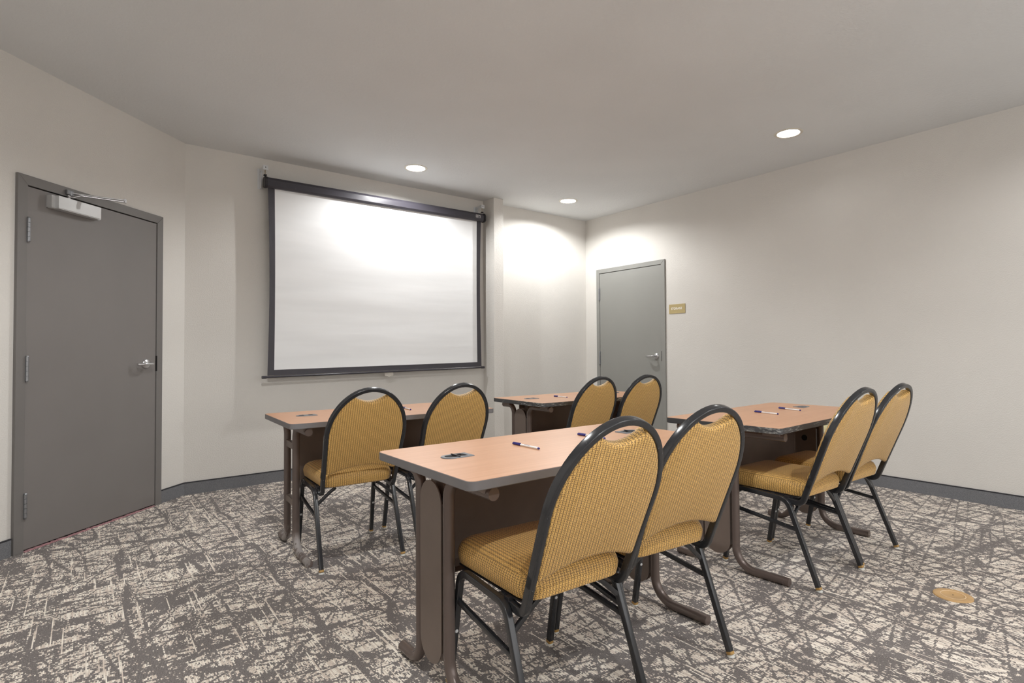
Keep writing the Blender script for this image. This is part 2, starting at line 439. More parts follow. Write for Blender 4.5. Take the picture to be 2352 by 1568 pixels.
# ------------------------------------------------------------------ doors
def door(name, loc, rz, op, fwid, fout, mat, hz, lever, extra=None):
    a, b, h = op
    o = empty(name, loc, rz, kind='structure')
    # frame: two jambs and a header, mitred at the corners, standing proud of the wall
    for nm, pts in (('left', [(a-fwid, 0), (a-fwid, h+fwid), (a, h), (a, 0)]),
                    ('right', [(b+fwid, 0), (b, 0), (b, h), (b+fwid, h+fwid)]),
                    ('top', [(a-fwid, h+fwid), (b+fwid, h+fwid), (b, h), (a, h)])):
        bm = bmesh.new(); sh = .0006
        cxm = sum(p[0] for p in pts)/4; czm = sum(p[1] for p in pts)/4
        P_ = [(p[0], p[1]-(sh if nm != 'top' and p[1] > 1 else 0)) for p in pts]
        f = [bm.verts.new((x, -fout, z)) for x, z in P_]; r = [bm.verts.new((x, .09, z)) for x, z in P_]
        bm.faces.new(f); bm.faces.new(r[::-1])
        for i in range(4): bm.faces.new((f[i], r[i], r[(i+1) % 4], f[(i+1) % 4]))
        bmesh.ops.bevel(bm, geom=[e for e in bm.edges if all(abs(v.co.y+fout) < 1e-5 for v in e.verts)], offset=.0012, segments=1, affect='EDGES')
        mk('door_frame', bm, mat[1], o)
    bm = bmesh.new(); g = .003
    box(bm, (a+g, -fout+.006, .012), (b-g, -fout+.05, h-.006), .0015)
    leaf = mk('door_leaf', bm, mat[0], o)
    bm = bmesh.new(); box(bm, (a-.001, -fout+.052, .0), (b+.001, .075, h+.001))
    mk('door_stop', bm, M['gap'], o)
    y0 = -fout+.006
    for z0, z1 in hz:
        bm = bmesh.new(); n = 5; dz = (z1-z0)/n
        for i in range(n): cyl(bm, (a+.002, y0-.010, z0+i*dz+.0008), (a+.002, y0-.010, z0+(i+1)*dz-.0008), .0085, seg=14)
        cyl(bm, (a+.002, y0-.010, z0-.006), (a+.002, y0-.010, z0), .006, .0085, seg=14)
        cyl(bm, (a+.002, y0-.010, z1), (a+.002, y0-.010, z1+.005), .0085, .006, seg=14)
        box(bm, (a-.006, y0-.009, z0), (a+.010, y0+.004, z1))
        mk('hinge', bm, M['hinge'], o, True)
    # lever set
    lx, lz = lever
    hdl = empty('door_handle', parent=o)
    bm = bmesh.new(); ring = [(0, -.0155), (.012, -.0155), (.028, -.012), (.0335, -.006), (.0345, 0)]
    q = Matrix.Translation((lx, y0, lz)) @ Matrix.Rotation(PI/2, 4, 'X')
    lathe(bm, [(r, -z) for r, z in ring], seg=32); bmesh.ops.transform(bm, matrix=q, verts=bm.verts[:])
    mk('rose', bm, M['steel'], hdl, True)
    bm = bmesh.new()
    path = fillet([(lx, y0-.012, lz), (lx, y0-.060, lz), (lx-.075, y0-.060, lz-.002), (lx-.108, y0-.036, lz-.003)], [.016, .04], 8)
    sweep(bm, path, [(u*.85, v_) for u, v_ in circ_prof(.0115, 14)], (0, 0, 1))
    mk('lever', bm, M['steel'], hdl, True)
    bm = bmesh.new(); box(bm, (b-.0015, -fout-.0008, lz-.055), (b+.005, -fout+.02, lz+.055))
    mk('strike_plate', bm, M['gap'] if name == 'door_1' else M['dark'], o)
    return o
d1 = door('door_1', (0, C0, 0), DD, D1, .055, .018, (M['door'], M['frame']), [(1.731, 1.862), (.948, 1.084), (.190, .322)], (.464, 1.025))
d2 = door('door_2', (XR, D2Y, 0), -PI/2, D2, .050, .016, (M['door2'], M['door2']), [(1.715, 1.860), (.930, 1.086), (.17, .31)], (.869, 1.032))
# door closer on door 1
cl = empty('door_closer', (0, 0, 0), parent=d1)
bm = bmesh.new(); y0 = -.012
vs = box(bm, (-.275, y0-.058, 1.947), (.052, y0-.001, 2.022))
es = [e for e in bm.edges if abs(e.verts[0].co.z-e.verts[1].co.z) > .05 and all(v.co.y < y0-.05 for v in e.verts)]
bmesh.ops.bevel(bm, geom=es, offset=.022, segments=6, affect='EDGES')
es = [e for e in bm.edges if all(v.co.z < 1.949 for v in e.verts)]
bmesh.ops.bevel(bm, geom=es, offset=.004, segments=2, affect='EDGES')
mk('closer_body', bm, M['closer'], cl, True)
bm = bmesh.new(); sweep(bm, fillet([(-.175, -.050, 2.036), (-.145, -.053, 2.038), (-.120, -.078, 2.056), (-.04, -.145, 2.057), (.050, -.222, 2.057)], .01, 4), round_prof(.006, .013, .002), (0, 0, 1))
cyl(bm, (-.165, -.043, 2.018), (-.165, -.043, 2.046), .009)
mk('closer_arm', bm, M['steel'], cl, True)
bm = bmesh.new(); sweep(bm, [(-.135, -.026, 2.070), (-.06, -.105, 2.068), (.045, -.222, 2.068)], round_prof(.007, .016, .002), (0, 0, 1))
cyl(bm, (.046, -.220, 2.052), (.046, -.220, 2.075), .008)
mk('closer_arm', bm, M['steel'], cl, True)
bm = bmesh.new(); box(bm, (-.165, -.034, 2.057), (-.120, -.018, 2.085), .003); cyl(bm, (-.135, -.03, 2.054), (-.135, -.03, 2.080), .008)
mk('arm_shoe', bm, M['hinge'], cl, True)
# frayed carpet edge under door 1
bm = bmesh.new(); x = D1[0]
while x < D1[1]-.02:
    L = random.uniform(.008, .03)
    box(bm, (x, -.026+random.uniform(-.003, .003), 0), (x+L, -.008, random.uniform(.004, .0085)), .001, seg=1); x += L*.8
o = mk('trim_1', bm, M['pink'], kind='structure'); o.location = (0, C0, 0); o.rotation_euler = (0, 0, DD)

# ------------------------------------------------------------------ storage sign, outlet, floor cover
sg = empty('wall_sign', (XR, 3.699, 1.540), -PI/2, 'small tan rectangular sign reading STORAGE on wall beside door', 'sign')
bm = bmesh.new(); box(bm, (-.104, -.006, -.050), (.104, 0, .050), .001)
mk('sign_plate', bm, M['sign'], sg)
fc = bpy.data.curves.new('txt', 'FONT'); fc.body = 'STORAGE'; fc.size = .040; fc.align_x = 'CENTER'; fc.align_y = 'CENTER'; fc.extrude = .0006; fc.offset = .0003
to = bpy.data.objects.new('tmp', fc); COL.objects.link(to); bpy.context.view_layer.update()
me = bpy.data.meshes.new_from_object(to.evaluated_get(bpy.context.evaluated_depsgraph_get())); bpy.data.objects.remove(to)
me.materials.clear(); me.materials.append(M['letters'])
xs = [v.co.x for v in me.vertices]; k_ = .140/(max(xs)-min(xs))
me.transform(Matrix.Translation((-.004, -.0068, .002)) @ Matrix.Rotation(PI/2, 4, 'X') @ Matrix.Diagonal((k_, .034/.040*1.0, 1, 1)))
link(bpy.data.objects.new('lettering', me), sg)

ol = empty('wall_outlet', (XR, 2.194, .445), -PI/2, 'ivory electrical outlet low on wall behind the right table', 'outlet')
bm = bmesh.new(); box(bm, (-.036, -.006, -.057), (.036, 0, .057), .002); mk('cover_plate', bm, M['ivory'], ol)
for z in (-.021, .021):
    bm = bmesh.new(); box(bm, (-.016, -.0085, z-.013), (.016, -.005, z+.013), .003)
    mk('socket', bm, M['ivory'], ol)

fcv = empty('floor_box_cover', (3.009, .791, 0), .3, 'round tan floor outlet cover set in the carpet', 'floor cover')
bm = bmesh.new(); lathe(bm, [(0, .004), (.044, .004), (.0448, .0045), (.070, .0045), (.0735, .003), (.0745, 0)], seg=48); mk('cover_ring', bm, M['brasscover'], fcv, True)
bm = bmesh.new(); lathe(bm, [(.0442, .0040), (.0442, .0052), (.0468, .0052), (.0468, .0040)], seg=48); mk('inner_ring', bm, M['coverline'], fcv, True)
bm = bmesh.new(); lathe(bm, [(0, .0046), (.003, .0046), (.003, .003)], seg=12); mk('screw', bm, M['dark'], fcv)

# ------------------------------------------------------------------ projection screen
SY = 4.995
ps = empty('projection_screen', (0, SY, 0), 0, 'large white pull-down projection screen with black border on wall', 'screen')
# housing: a flattened pentagon tube, ends slightly lower at the left as photographed
def hz(x): return 2.511 + (x-1.28)*.0015
prof = [(-.036, -.030), (-.036, .018), (-.020, .040), (.020, .044), (.036, .030), (.036, -.032), (.008, -.044), (-.020, -.044)]
bm = bmesh.new(); sweep(bm, [(1.288, 0, hz(1.288)), (3.462, 0, hz(3.462))], [(b, -a) for a, b in prof], (0, 0, 1))
mk('housing', bm, M['housing'], ps)
for xa, xb, s in ((1.268, 1.290, -1), (3.460, 3.484, 1)):
    bm = bmesh.new(); sweep(bm, [(xa, 0, hz(xa)), (xb, 0, hz(xb))], [(b*1.10, -a*1.16) for a, b in prof], (0, 0, 1))
    bmesh.ops.bevel(bm, geom=bm.edges[:], offset=.003, segments=2, affect='EDGES')
    mk('end_cap', bm, M['dark'], ps)
# cloth: white sheet with black side borders that pull in towards the middle, black band at the foot
def zb(x): return .9135 + (x-1.3)*.0105           # foot of the fabric
NZ, NX = 26, 40
def sheet(bm, fx0, fx1, fz0, fz1, y, mat, nx, nz):
    g = []
    for j in range(nz+1):
        row = []
        for i in range(nx+1):
            x0 = lambda zz: fx0(zz); u = i/nx
            zt_ = None
            t = j/nz
            xg = fx0(t)+(fx1(t)-fx0(t))*u
            z = fz0(xg)+(fz1(xg)-fz0(xg))*t
            yy = y+.0022*math.sin(9*t*PI)*math.sin(PI*u)
            row.append(bm.verts.new((xg, yy, z)))
        g.append(row)
    for j in range(nz):
        for i in range(nx):
            f = bm.faces.new((g[j][i], g[j][i+1], g[j+1][i+1], g[j+1][i])); f.material_index = mat
bow = lambda t: .014*math.sin(PI*t)
ztop = lambda x: hz(x)-.035
bm = bmesh.new()
sheet(bm, lambda t: 1.352+bow(t)*.4, lambda t: 3.392-bow(t)*.4, lambda x: zb(x)+.045, ztop, .004, 0, NX, NZ)
mk('screen_cloth', bm, M['cloth'], ps, True)
bm = bmesh.new()
sheet(bm, lambda t: 1.300+bow(t), lambda t: 1.353+bow(t)*.4, zb, ztop, .0036, 0, 3, NZ)
sheet(bm, lambda t: 3.391-bow(t)*.4, lambda t: 3.444-bow(t), zb, ztop, .0036, 0, 3, NZ)
sheet(bm, lambda t: 1.352, lambda t: 3.392, zb, lambda x: zb(x)+.0455, .0036, 0, NX, 2)
mk('screen_border', bm, M['border'], ps, True)
bm = bmesh.new()
ra, rb = Vector((1.262, 0, .9015)), Vector((3.470, 0, .9245))
cyl(bm, ra, rb, .0088, seg=16)
for p, s in ((ra, 1), (rb, -1)): cyl(bm, p+Vector((-.006*s, 0, 0)), p+Vector((.030*s, 0, 0)), .0125, seg=16)
mk('bottom_rod', bm, M['housing'], ps, True)
bm = bmesh.new()
tab = [(-.040, 0), (.040, 0), (.043, -.010), (.043, -.026), (.036, -.031), (.014, -.031), (0, -.044), (-.014, -.031), (-.036, -.031), (-.043, -.026), (-.043, -.010)]
f = [bm.verts.new((2.382+x, -.003, .905+z)) for x, z in tab]; r = [bm.verts.new((2.382+x, -.0005, .905+z)) for x, z in tab]
bm.faces.new(f); bm.faces.new(r[::-1])
for i in range(len(tab)): bm.faces.new((f[i], r[i], r[(i+1) % len(tab)], f[(i+1) % len(tab)]))
mk('pull_tab', bm, M['clear'], ps)
# maker's plate on the housing: a framed pair of slanting strokes
bm = bmesh.new(); bx, bz, by = 3.356, hz(3.356)-.012, -.0372
def stroke(a, b, wd):
    a, b = Vector((a[0], 0, a[1])), Vector((b[0], 0, b[1])); d = (b-a).normalized(); n_ = Vector((-d.z, 0, d.x))*wd/2
    q = [bm.verts.new(Vector((bx, by, bz))+p) for p in (a-n_, b-n_, b+n_, a+n_)]; bm.faces.new(q)
for a, b in (((0, 0), (.056, 0)), ((.056, 0), (.056, .026)), ((.056, .026), (0, .026)), ((0, .026), (0, 0))): stroke(a, b, .0026)
for a, b in (((.005, .021), (.020, .021)), ((.020, .021), (.006, .006)), ((.006, .006), (.020, .006)), ((.022, .005), (.036, .021)), ((.036, .021), (.044, .021)), ((.044, .021), (.051, .012))): stroke(a, b, .0034)
mk('emblem', bm, M['white'], ps)

for o in ps.children:
    o.data.transform(Matrix(((.981*1.007, 0, 0, (1.157-.981*1.286)*1.007), (0, 1, 0, 0), (.004, 0, 1.007, -.010-.0077), (0, 0, 0, 1))))

def wall_bracket(x, side, label):
    o = empty('screen_bracket', (x, YS, .013 if side > 0 else 0), 0, label, 'bracket', 'brackets holding the projection screen')
    bm = bmesh.new()
    box(bm, (-.018, -.003, 2.478), (.018, 0, 2.648), .001)                       # plate on the wall
    box(bm, (-.003 if side < 0 else -.001, -.055, 2.475), (.001 if side < 0 else .003, 0, 2.60), .0008)
    mk('wall_plate', bm, M['bracket'], o)
    bm = bmesh.new(); box(bm, (-.002, -.123, 2.618), (.002, 0, 2.648), .0008)
    box(bm, (-.002, -.126, 2.614), (.036, -.123, 2.652), .0005)
    f = [bm.verts.new((-.002, y, z)) for y, z in ((0, 2.56), (0, 2.622), (-.06, 2.622))]; r = [bm.verts.new((.002, v.co.y, v.co.z)) for v in f]
    bm.faces.new(f); bm.faces.new(r[::-1])
    for i in range(3): bm.faces.new((f[i], r[i], r[(i+1) % 3], f[(i+1) % 3]))
    cyl(bm, (.017, -.1262, 2.635), (.017, -.1267, 2.635), .0045, seg=10, mat=1); mk('arm', bm, [M['bracket'], M['gap']], o)
    bm = bmesh.new(); n_ = 4; z = 2.632
    for i in range(n_):
        z1 = z-.014; c = Vector((.017, -.110+.001*i, (z+z1)/2)); a = PI/2*(i % 2)+.4
        pts = [(c.x+.0045*math.cos(a)*math.sin(t), c.y+.0045*math.sin(a)*math.sin(t), c.z+.0095*math.cos(t)) for t in [2*PI*j/10 for j in range(11)]]
        sweep(bm, pts, circ_prof(.0014, 6), (math.sin(a), -math.cos(a), 0.01)); z = z1
    mk('chain', bm, M['brass'], o, True)
    bm = bmesh.new(); box(bm, (.006, -.120, 2.5675), (.028, -.096, 2.579), .001); mk('hook', bm, M['dark'], o)
    return o
wall_bracket(1.137, -1, 'grey metal wall bracket at upper left end of the screen')
wall_bracket(3.290, 1, 'grey metal wall bracket at upper right end of the screen')

# ------------------------------------------------------------------ recessed ceiling lights
LL = ['bright round recessed ceiling light above the projection screen', 'round recessed ceiling light near the corner by the storage door',
      'dimmer round recessed ceiling light out in the right half of the ceiling', 'added round recessed ceiling light, out of view, over the carpet between front table and grey door',
      'added round recessed ceiling light, out of view, over the camera side, left end of its row', 'added round recessed ceiling light, out of view, over the camera side, middle of its row',
      'added round recessed ceiling light, out of view, over the camera side, right end of its row']
for i, (kind, x, y) in enumerate(LIGHTS):
    lab = LL[i]
    o = empty('recessed_light', (x, y, HC), 0, lab, 'ceiling light', 'added recessed ceiling lights out of view' if i >= 3 else None)
    bm = bmesh.new(); lathe(bm, [(R_LAMP-.004, .004), (R_LAMP-.004, -.002), (R_LAMP+.004, -.006), (R_LAMP+.017, -.003), (R_LAMP+.019, 0)], seg=40)
    mk('trim_ring', bm, M['trim'], o, True)
    bm = bmesh.new(); lathe(bm, [(R_LAMP-.001, 0), (R_LAMP-.004, .012), (.070, .06), (.050, .09), (0, .092)], seg=40)
    mk('reflector', bm, M['cup'], o, True)
    bm = bmesh.new(); lathe(bm, [(0, .052), (.022, .054), (.036, .062), (.036, .072), (.024, .090)], seg=24)
    mk('bulb', bm, M['bulb'], o, True)
    ld = bpy.data.lights.new('lamp', 'POINT'); ld.energy = LAMP_W[kind]; ld.color = LAMP_COL; ld.shadow_soft_size = .018
    lo = bpy.data.objects.new('lamp', ld); link(lo, o); lo.location = (0, 0, .030)

# ------------------------------------------------------------------ tables
TL, TD, TH, TT = 1.215, .628, .738, .0285
def rounded_rect(hx, hy, r, n=5):
    return [(cx*(hx-r)+r*math.cos(a0+PI/2*i/n), cy*(hy-r)+r*math.sin(a0+PI/2*i/n))
            for cx, cy, a0 in ((1, 1, 0), (-1, 1, PI/2), (-1, -1, PI), (1, -1, 3*PI/2)) for i in range(n+1)]
def prism(bm, pts, z0, z1, mat=0, bev=0):
    a = [bm.verts.new((x, y, z0)) for x, y in pts]; b = [bm.verts.new((x, y, z1)) for x, y in pts]; n = len(pts)
    fs = [bm.faces.new(a[::-1]), bm.faces.new(b)]
    for i in range(n): fs.append(bm.faces.new((a[i], a[(i+1) % n], b[(i+1) % n], b[i])))
    for f in fs: f.material_index = mat
    if bev: bmesh.ops.bevel(bm, geom=list(fs[0].edges)+list(fs[1].edges), offset=bev, segments=2, affect='EDGES')
def make_table(name, x, y, rz, label, worn=False, open_flap=False, scuffed_feet=False, plates=True):
    t = empty(name, (x, y, 0), rz, label, 'table', 'training tables')
    hx, hy = TL/2, TD/2
    bm = bmesh.new(); prism(bm, rounded_rect(hx-.0015, hy-.0015, .026), TH-TT+.001, TH)
    mk('tabletop', bm, M['wood'], t)
    bm = bmesh.new(); o_, i_ = rounded_rect(hx, hy, .028), rounded_rect(hx-.0022, hy-.0022, .026); n = len(o_)
    zs = [(i_, TH-.0002), (o_, TH-.0015), (o_, TH-TT+.0025), (i_, TH-TT)]
    R_ = [[bm.verts.new((px, py, z)) for px, py in q] for q, z in zs]
    for a, b in zip(R_, R_[1:]):
        for i in range(n): bm.faces.new((a[i], a[(i+1) % n], b[(i+1) % n], b[i]))
    mk('edge_band', bm, M['edge_worn'] if worn else M['edge'], t, True)
    zt = TH-TT
    bz = M['bronze_worn'] if scuffed_feet else M['bronze']
    for s in (-1, 1):
        lx = s*.513
        fr = empty('end_frame', parent=t)
        for yp, yd in ((-.035, -1), (.155, 1)):
            bm = bmesh.new()
            path = fillet([(lx, yd*.292, zt-.024), (lx, yp, zt-.024), (lx, yp, .0195), (lx, yd*.300, .0195)], [.062, .10], 9)
            sweep(bm, path, circ_prof(.0192, 18), (1, 0, 0))
            mk('leg', bm, bz, fr, True)
            bm = bmesh.new(); ya = yd*.19
            box(bm, (lx-.022, min(ya, yd*.275), zt-.022), (lx+.022, max(ya, yd*.275), zt-.0005), .0015)
            for q in (.205, .262): cyl(bm, (lx+s*-.0225, yd*q, zt-.012), (lx+s*-.0205, yd*q, zt-.012), .004, seg=8, mat=1)
            mk('mounting_plate', bm, [M['panel'], M['dark']], fr)
        if not plates:
            bm = bmesh.new()
            for z in (.27, .58):
                box(bm, (lx-.012, -.02, z-.018), (lx+.012, .14, z+.018), .002)
                mk('leg_connector', bm, M['panel'], fr); bm = bmesh.new()
            bm.free()
        for sx, w0, w1 in () if not plates else ((s, -.012, .130), (-s, -.014, .133)):
            bm = bmesh.new(); wdt = w1-w0; yc = (w0+w1)/2; r = wdt/2; z0, z1 = .066, .668
            pts = [(yc+r*math.cos(a), z1-r+r*math.sin(a)) for a in [PI*i/12 for i in range(13)]] + \
                  [(yc-r*math.cos(a), z0+r-r*math.sin(a)) for a in [PI*i/12 for i in range(13)]]
            x0, x1 = lx+sx*.0125, lx+sx*.0165
            f = [bm.verts.new((x0, p, q)) for p, q in pts]; g = [bm.verts.new((x1, p, q)) for p, q in pts]; n = len(pts)
            bm.faces.new(f); bm.faces.new(g[::-1])
            for i in range(n): bm.faces.new((f[i], g[i], g[(i+1) % n], f[(i+1) % n]))
            mk('cover_plate', bm, M['panel'], fr)
        if not plates: continue
        bm = bmesh.new(); box(bm, (lx-.011, -.010, .12), (lx+.011, .128, .60)); mk('cable_channel', bm, M['inner'], fr)
        bm = bmesh.new(); cyl(bm, (lx-s*.0168, .055, .54), (lx-s*.0172, .055, .54), .018, seg=20); mk('cable_hole', bm, M['gap'], fr)
    bm = bmesh.new(); hxp = .4925
    prof = [(.118, .66), (.118, .36), (.109, .335), (.090, .327), (.090, .3245), (.110, .3325), (.1205, .359), (.1205, .66)]
    f = [[bm.verts.new((sx*hxp, p, q)) for p, q in prof] for sx in (-1, 1)]; n = len(prof)
    bm.faces.new(f[0]); bm.faces.new(f[1][::-1])
    for i in range(n): bm.faces.new((f[0][i], f[1][i], f[1][(i+1) % n], f[0][(i+1) % n]))
    mk('modesty_panel', bm, M['inner'], t)
    bm = bmesh.new(); box(bm, (-.46, .055, zt-.045), (.46, .095, zt-.0005), .002)
    box(bm, (-.492, .1165, .655), (.492, .122, .69), .001)
    mk('support_beam', bm, M['inner'], t)
    for s in (-1, 1):
        g = empty('cable_grommet', (s*.440, .042, TH), 0 if s < 0 else PI, parent=t)
        # plate: round at the outer end, square at the inner end
        L_, W_ = .055, .034
        out = [(-L_+W_+W_*math.cos(a), W_*math.sin(a)) for a in [PI/2+PI*i/14 for i in range(15)]] + [(L_, -W_), (L_, W_)]
        q = .60; inn = [(-L_+W_+W_*q*math.cos(a), W_*q*math.sin(a)) for a in [PI/2+PI*i/14 for i in range(15)]] + [(L_-.018, -W_*q), (L_-.018, W_*q)]
        bm = bmesh.new(); n = len(out)
        A = [bm.verts.new((a, b, 0)) for a, b in out]; B = [bm.verts.new((a*.97, b*.96, .0032)) for a, b in out]; C = [bm.verts.new((a, b, .0032)) for a, b in inn]; D_ = [bm.verts.new((a, b, .0004)) for a, b in inn]
        for P_, Q_ in ((A, B), (B, C), (C, D_)):
            for i in range(n): bm.faces.new((P_[i], P_[(i+1) % n], Q_[(i+1) % n], Q_[i]))
        mk('rim', bm, M['grommet'], g, True)
        bm = bmesh.new(); f = [bm.verts.new((a, b, .0009)) for a, b in inn]; bm.faces.new(f); mk('slot', bm, M['gap'], g)
        bm = bmesh.new()
        if open_flap: box(bm, (-.004, -.029, .001), (.002, .029, .0065), .001); box(bm, (.002, .012, .001), (.03, .026, .0050), .001)
        else: box(bm, (-.012, -W_*q, .0015), (.012, W_*q, .0034), .0006)
        mk('flap', bm, M['grommet'] if not open_flap else M['dark'], g)
    return t
make_table('training_table', 1.422, 3.242, -.036, 'cherry-topped table with clean dark edge standing below the projection screen', scuffed_feet=True, plates=False)
make_table('training_table', 3.061, 3.253, -.026, 'cherry-topped table with chipped dark edge near the storage door corner', worn=True)
make_table('training_table', 1.4325, 1.624, 0.0, 'nearest cherry-topped table with clean grey edge and an open cable grommet', open_flap=True)
make_table('training_table', 3.048, 1.616, .0405, 'right-hand cherry-topped table with scratched dark edge and two pens', worn=True)

# ------------------------------------------------------------------ pens
def pen(x, y, ang, label, L=.160):
    """body from the blue cap (start) towards the tail"""
    p = empty('ballpoint_pen', (x, y, TH+.0046), ang, label, 'pen', 'white pens with blue caps on the tables')
    r = .0041
    bm = bmesh.new(); cyl(bm, (.045, 0, 0), (L-.006, 0, 0), r, seg=8); mk('barrel', bm, M['white'], p, True)
    bm = bmesh.new(); cyl(bm, (0, 0, 0), (.006, 0, 0), .0034, .0046, seg=12); cyl(bm, (.006, 0, 0), (.050, 0, 0), .0047, seg=12)
    box(bm, (.004, -.0016, .0035), (.050, .0016, .0062), .0006); mk('cap', bm, M['pblue'], p, True)
    bm = bmesh.new(); cyl(bm, (L-.006, 0, 0), (L, 0, 0), .0042, .0036, seg=12); mk('end_plug', bm, M['pblue'], p, True)
    bm = bmesh.new(); box(bm, (.072, -.002, .0030), (.105, .002, .0041)); mk('print_mark', bm, M['print_grey'], p)
PD = math.radians(-90)
pen(1.289, 1.738, PD, 'blue-capped pen nearest the open grommet on the front table')
pen(1.639, 1.746, PD, 'blue-capped pen half hidden behind the front left chair')
pen(1.586, 3.316, PD-.147, 'white pen peeping out beside chair on table below the screen')
pen(2.876, 3.333, PD-.03, 'blue-capped pen on the table near the storage door')
pen(3.000, 1.716, PD-.19, 'blue-capped pen nearer the camera on the right-hand table')
pen(3.286, 1.722, PD-.27, 'blue-capped pen farther back beside grommet on right-hand table')

# ------------------------------------------------------------------ chairs
def build_chair_meshes():
    parts = []   # (name, mesh, parent index)
    def add(name, bm, mats, smooth=True, par=None, uv=False):
        me = bpy.data.meshes.new(name); bmesh.ops.recalc_face_normals(bm, faces=bm.faces[:]); bm.to_mesh(me); bm.free()
        for mm in (mats if isinstance(mats, list) else [mats]): me.materials.append(mm)
        if smooth:
            me.shade_smooth()
            try: me.set_sharp_from_angle(angle=math.radians(38))
            except Exception: pass
        if uv: uvbox(me)
        parts.append((name, me, par)); return len(parts)-1
    tp = round_prof(.0205, .022, .003, 3)
    ZF = .014
    # seat: stacked rounded rings with a crowned top
    bm = bmesh.new()
    def ring(inx, z, r=.06):
        hx = .191-inx
        pts = []
        for cx, cy, a0 in ((1, 1, 0), (-1, 1, PI/2), (-1, -1, PI), (1, -1, 3*PI/2)):
            hy0 = .215-inx
            for i in range(9):
                a = a0+PI/2*i/8; rr = max(.012, r-inx*.6)
                px = cx*(hx-rr)+rr*math.cos(a); py = cy*(hy0-rr)+rr*math.sin(a)
                wid = 1+.015*(py/.2)           # a little wider at the front
                pts.append((px*wid, py+.026, z))
        return [bm.verts.new(p) for p in pts]
    rings = [ring(.05, .398), ring(.014, .398), ring(.004, .404), ring(0, .420), ring(-.002, .437), ring(.002, .452), ring(.009, .465), ring(.022, .475), ring(.043, .4825), ring(.08, .488), ring(.12, .491), ring(.16, .492)]
    n = len(rings[0])
    for a, b in zip(rings, rings[1:]):
        for i in range(n): bm.faces.new((a[i], a[(i+1) % n], b[(i+1) % n], b[i]))
    bm.faces.new(rings[0][::-1]); bm.faces.new(rings[-1])
    add('seat', bm, M['fabric'], uv=True)
    # legs and rails, one bent tube per side cut into three parts
    for s in (-1, 1):
        pts = [(s*.213, -.255, ZF), (s*.208, -.110, .383), (s*.203, .160, .393), (s*.209, .230, ZF)]
        full = fillet(pts, [.055, .05], 8)     # p0, 9 arc pts, 9 arc pts, p3
        rear, rail, front = full[0:10], full[9:11], full[10:]
        for nm, pth in (('leg', rear), ('leg', front)):
            bm = bmesh.new(); sweep(bm, pth, tp, (1, 0, 0)); li = add(nm, bm, M['black'])
            foot = pth[0] if pth is rear else pth[-1]; nx = pth[1] if pth is rear else pth[-2]
            d = (Vector(nx)-Vector(foot)).normalized()
            bm = bmesh.new(); f0 = Vector(foot)
            sweep(bm, [f0-d*.006, f0+d*.004], round_prof(.0225, .024, .006, 3), (1, 0, 0)); add('foot_cap', bm, M['amber'], par=li)
            bm = bmesh.new(); lathe(bm, [(0, .0085), (.009, .0085), (.0135, .005), (.0145, .001), (.013, 0), (0, 0)], (f0.x, f0.y-d.y*.008, 0), 16)
            add('glide', bm, M['clear_glide'], par=li)
            if pth is front:
                p = f0.lerp(Vector(nx), .52); bm = bmesh.new()
                cyl(bm, p+Vector((0, -.0105, 0)), p+Vector((0, -.0135, 0)), .0065, .005, 12); add('bolt', bm, M['bracket'], par=li)
        bm = bmesh.new(); sweep(bm, rail, tp, (1, 0, 0)); add('seat_rail', bm, M['black'])
        bm = bmesh.new(); sweep(bm, [(s*.212, -.157, .253), (s*.206, .176, .292)], round_prof(.014, .018, .004, 2), (1, 0, 0)); add('stretcher', bm, M['black'])
        bm = bmesh.new(); sweep(bm, [(s*.206, -.137, .310), (s*.135, -.140, .372), (s*.11, -.140, .388)], round_prof(.014, .016, .004, 2), (0, 1, 0)); add('brace', bm, M['black'])
    bm = bmesh.new()
    for yy in (-.10, .15): box(bm, (-.200, yy-.010, .384), (.200, yy+.010, .3975), .001)
    box(bm, (-.185, -.15, .3935), (.185, .205, .3985)); add('seat_pan', bm, M['dark'], smooth=False)
    # back frame
    yb, zb_, wb, yt, zt, wa, rh = -.172, .372, .188, -.386, .909, .2015, .234
    Y = lambda z: yb+(yt-yb)*(z-zb_)/(zt-zb_)
    z1 = zt-rh
    side = [(wb, Y(zb_), zb_)] + [(wb+(wa-wb)*t, Y(zb_+(z1-zb_)*t), zb_+(z1-zb_)*t) for t in (.25, .5, .75)]
    arch = [(wa*math.cos(a), Y(z1+rh*math.sin(a)), z1+rh*math.sin(a)) for a in [PI*i/32 for i in range(33)]]
    left = [(-x, y, z) for x, y, z in side[::-1]]
    pnorm = Vector((0, zt-zb_, -(yt-yb))).normalized()     # normal of the leaning plane
    main = side[1:]+arch+left[:-1]
    bm = bmesh.new(); bp = round_prof(.026, .0195, .0032, 3)
    ha = fillet([(wb, Y(zb_)+.12, zb_+.010), (wb, Y(zb_), zb_-.002), side[1]], .035, 7)
    hb = [Vector((-p[0], p[1], p[2])) for p in ha[::-1]]
    full = ha + [Vector(p) for p in main[1:-1]] + hb
    rings = []
    for i, p in enumerate(full):
        t = (full[min(i+1, len(full)-1)]-full[max(i-1, 0)]).normalized()
        # frame: the deep side of the tube follows the normal of the leaning plane, turning with the bend at the foot
        if i < len(ha) or i >= len(full)-len(hb): u = Vector((1, 0, 0)); u = t.cross(u).normalized()
        else: u = pnorm.copy()
        if u.dot(Vector((0, 1, .0)))*1 < 0 and abs(u.y) > .2: u = -u
        v_ = t.cross(u).normalized()
        rings.append([bm.verts.new(p+u*a+v_*b) for a, b in bp])
    n = len(bp)
    def tw(a, b):   # align ring starts
        best = min(range(n), key=lambda k: sum((a[i].co-b[(i+k) % n].co).length for i in range(0, n, 3)))
        return b[best:]+b[:best]
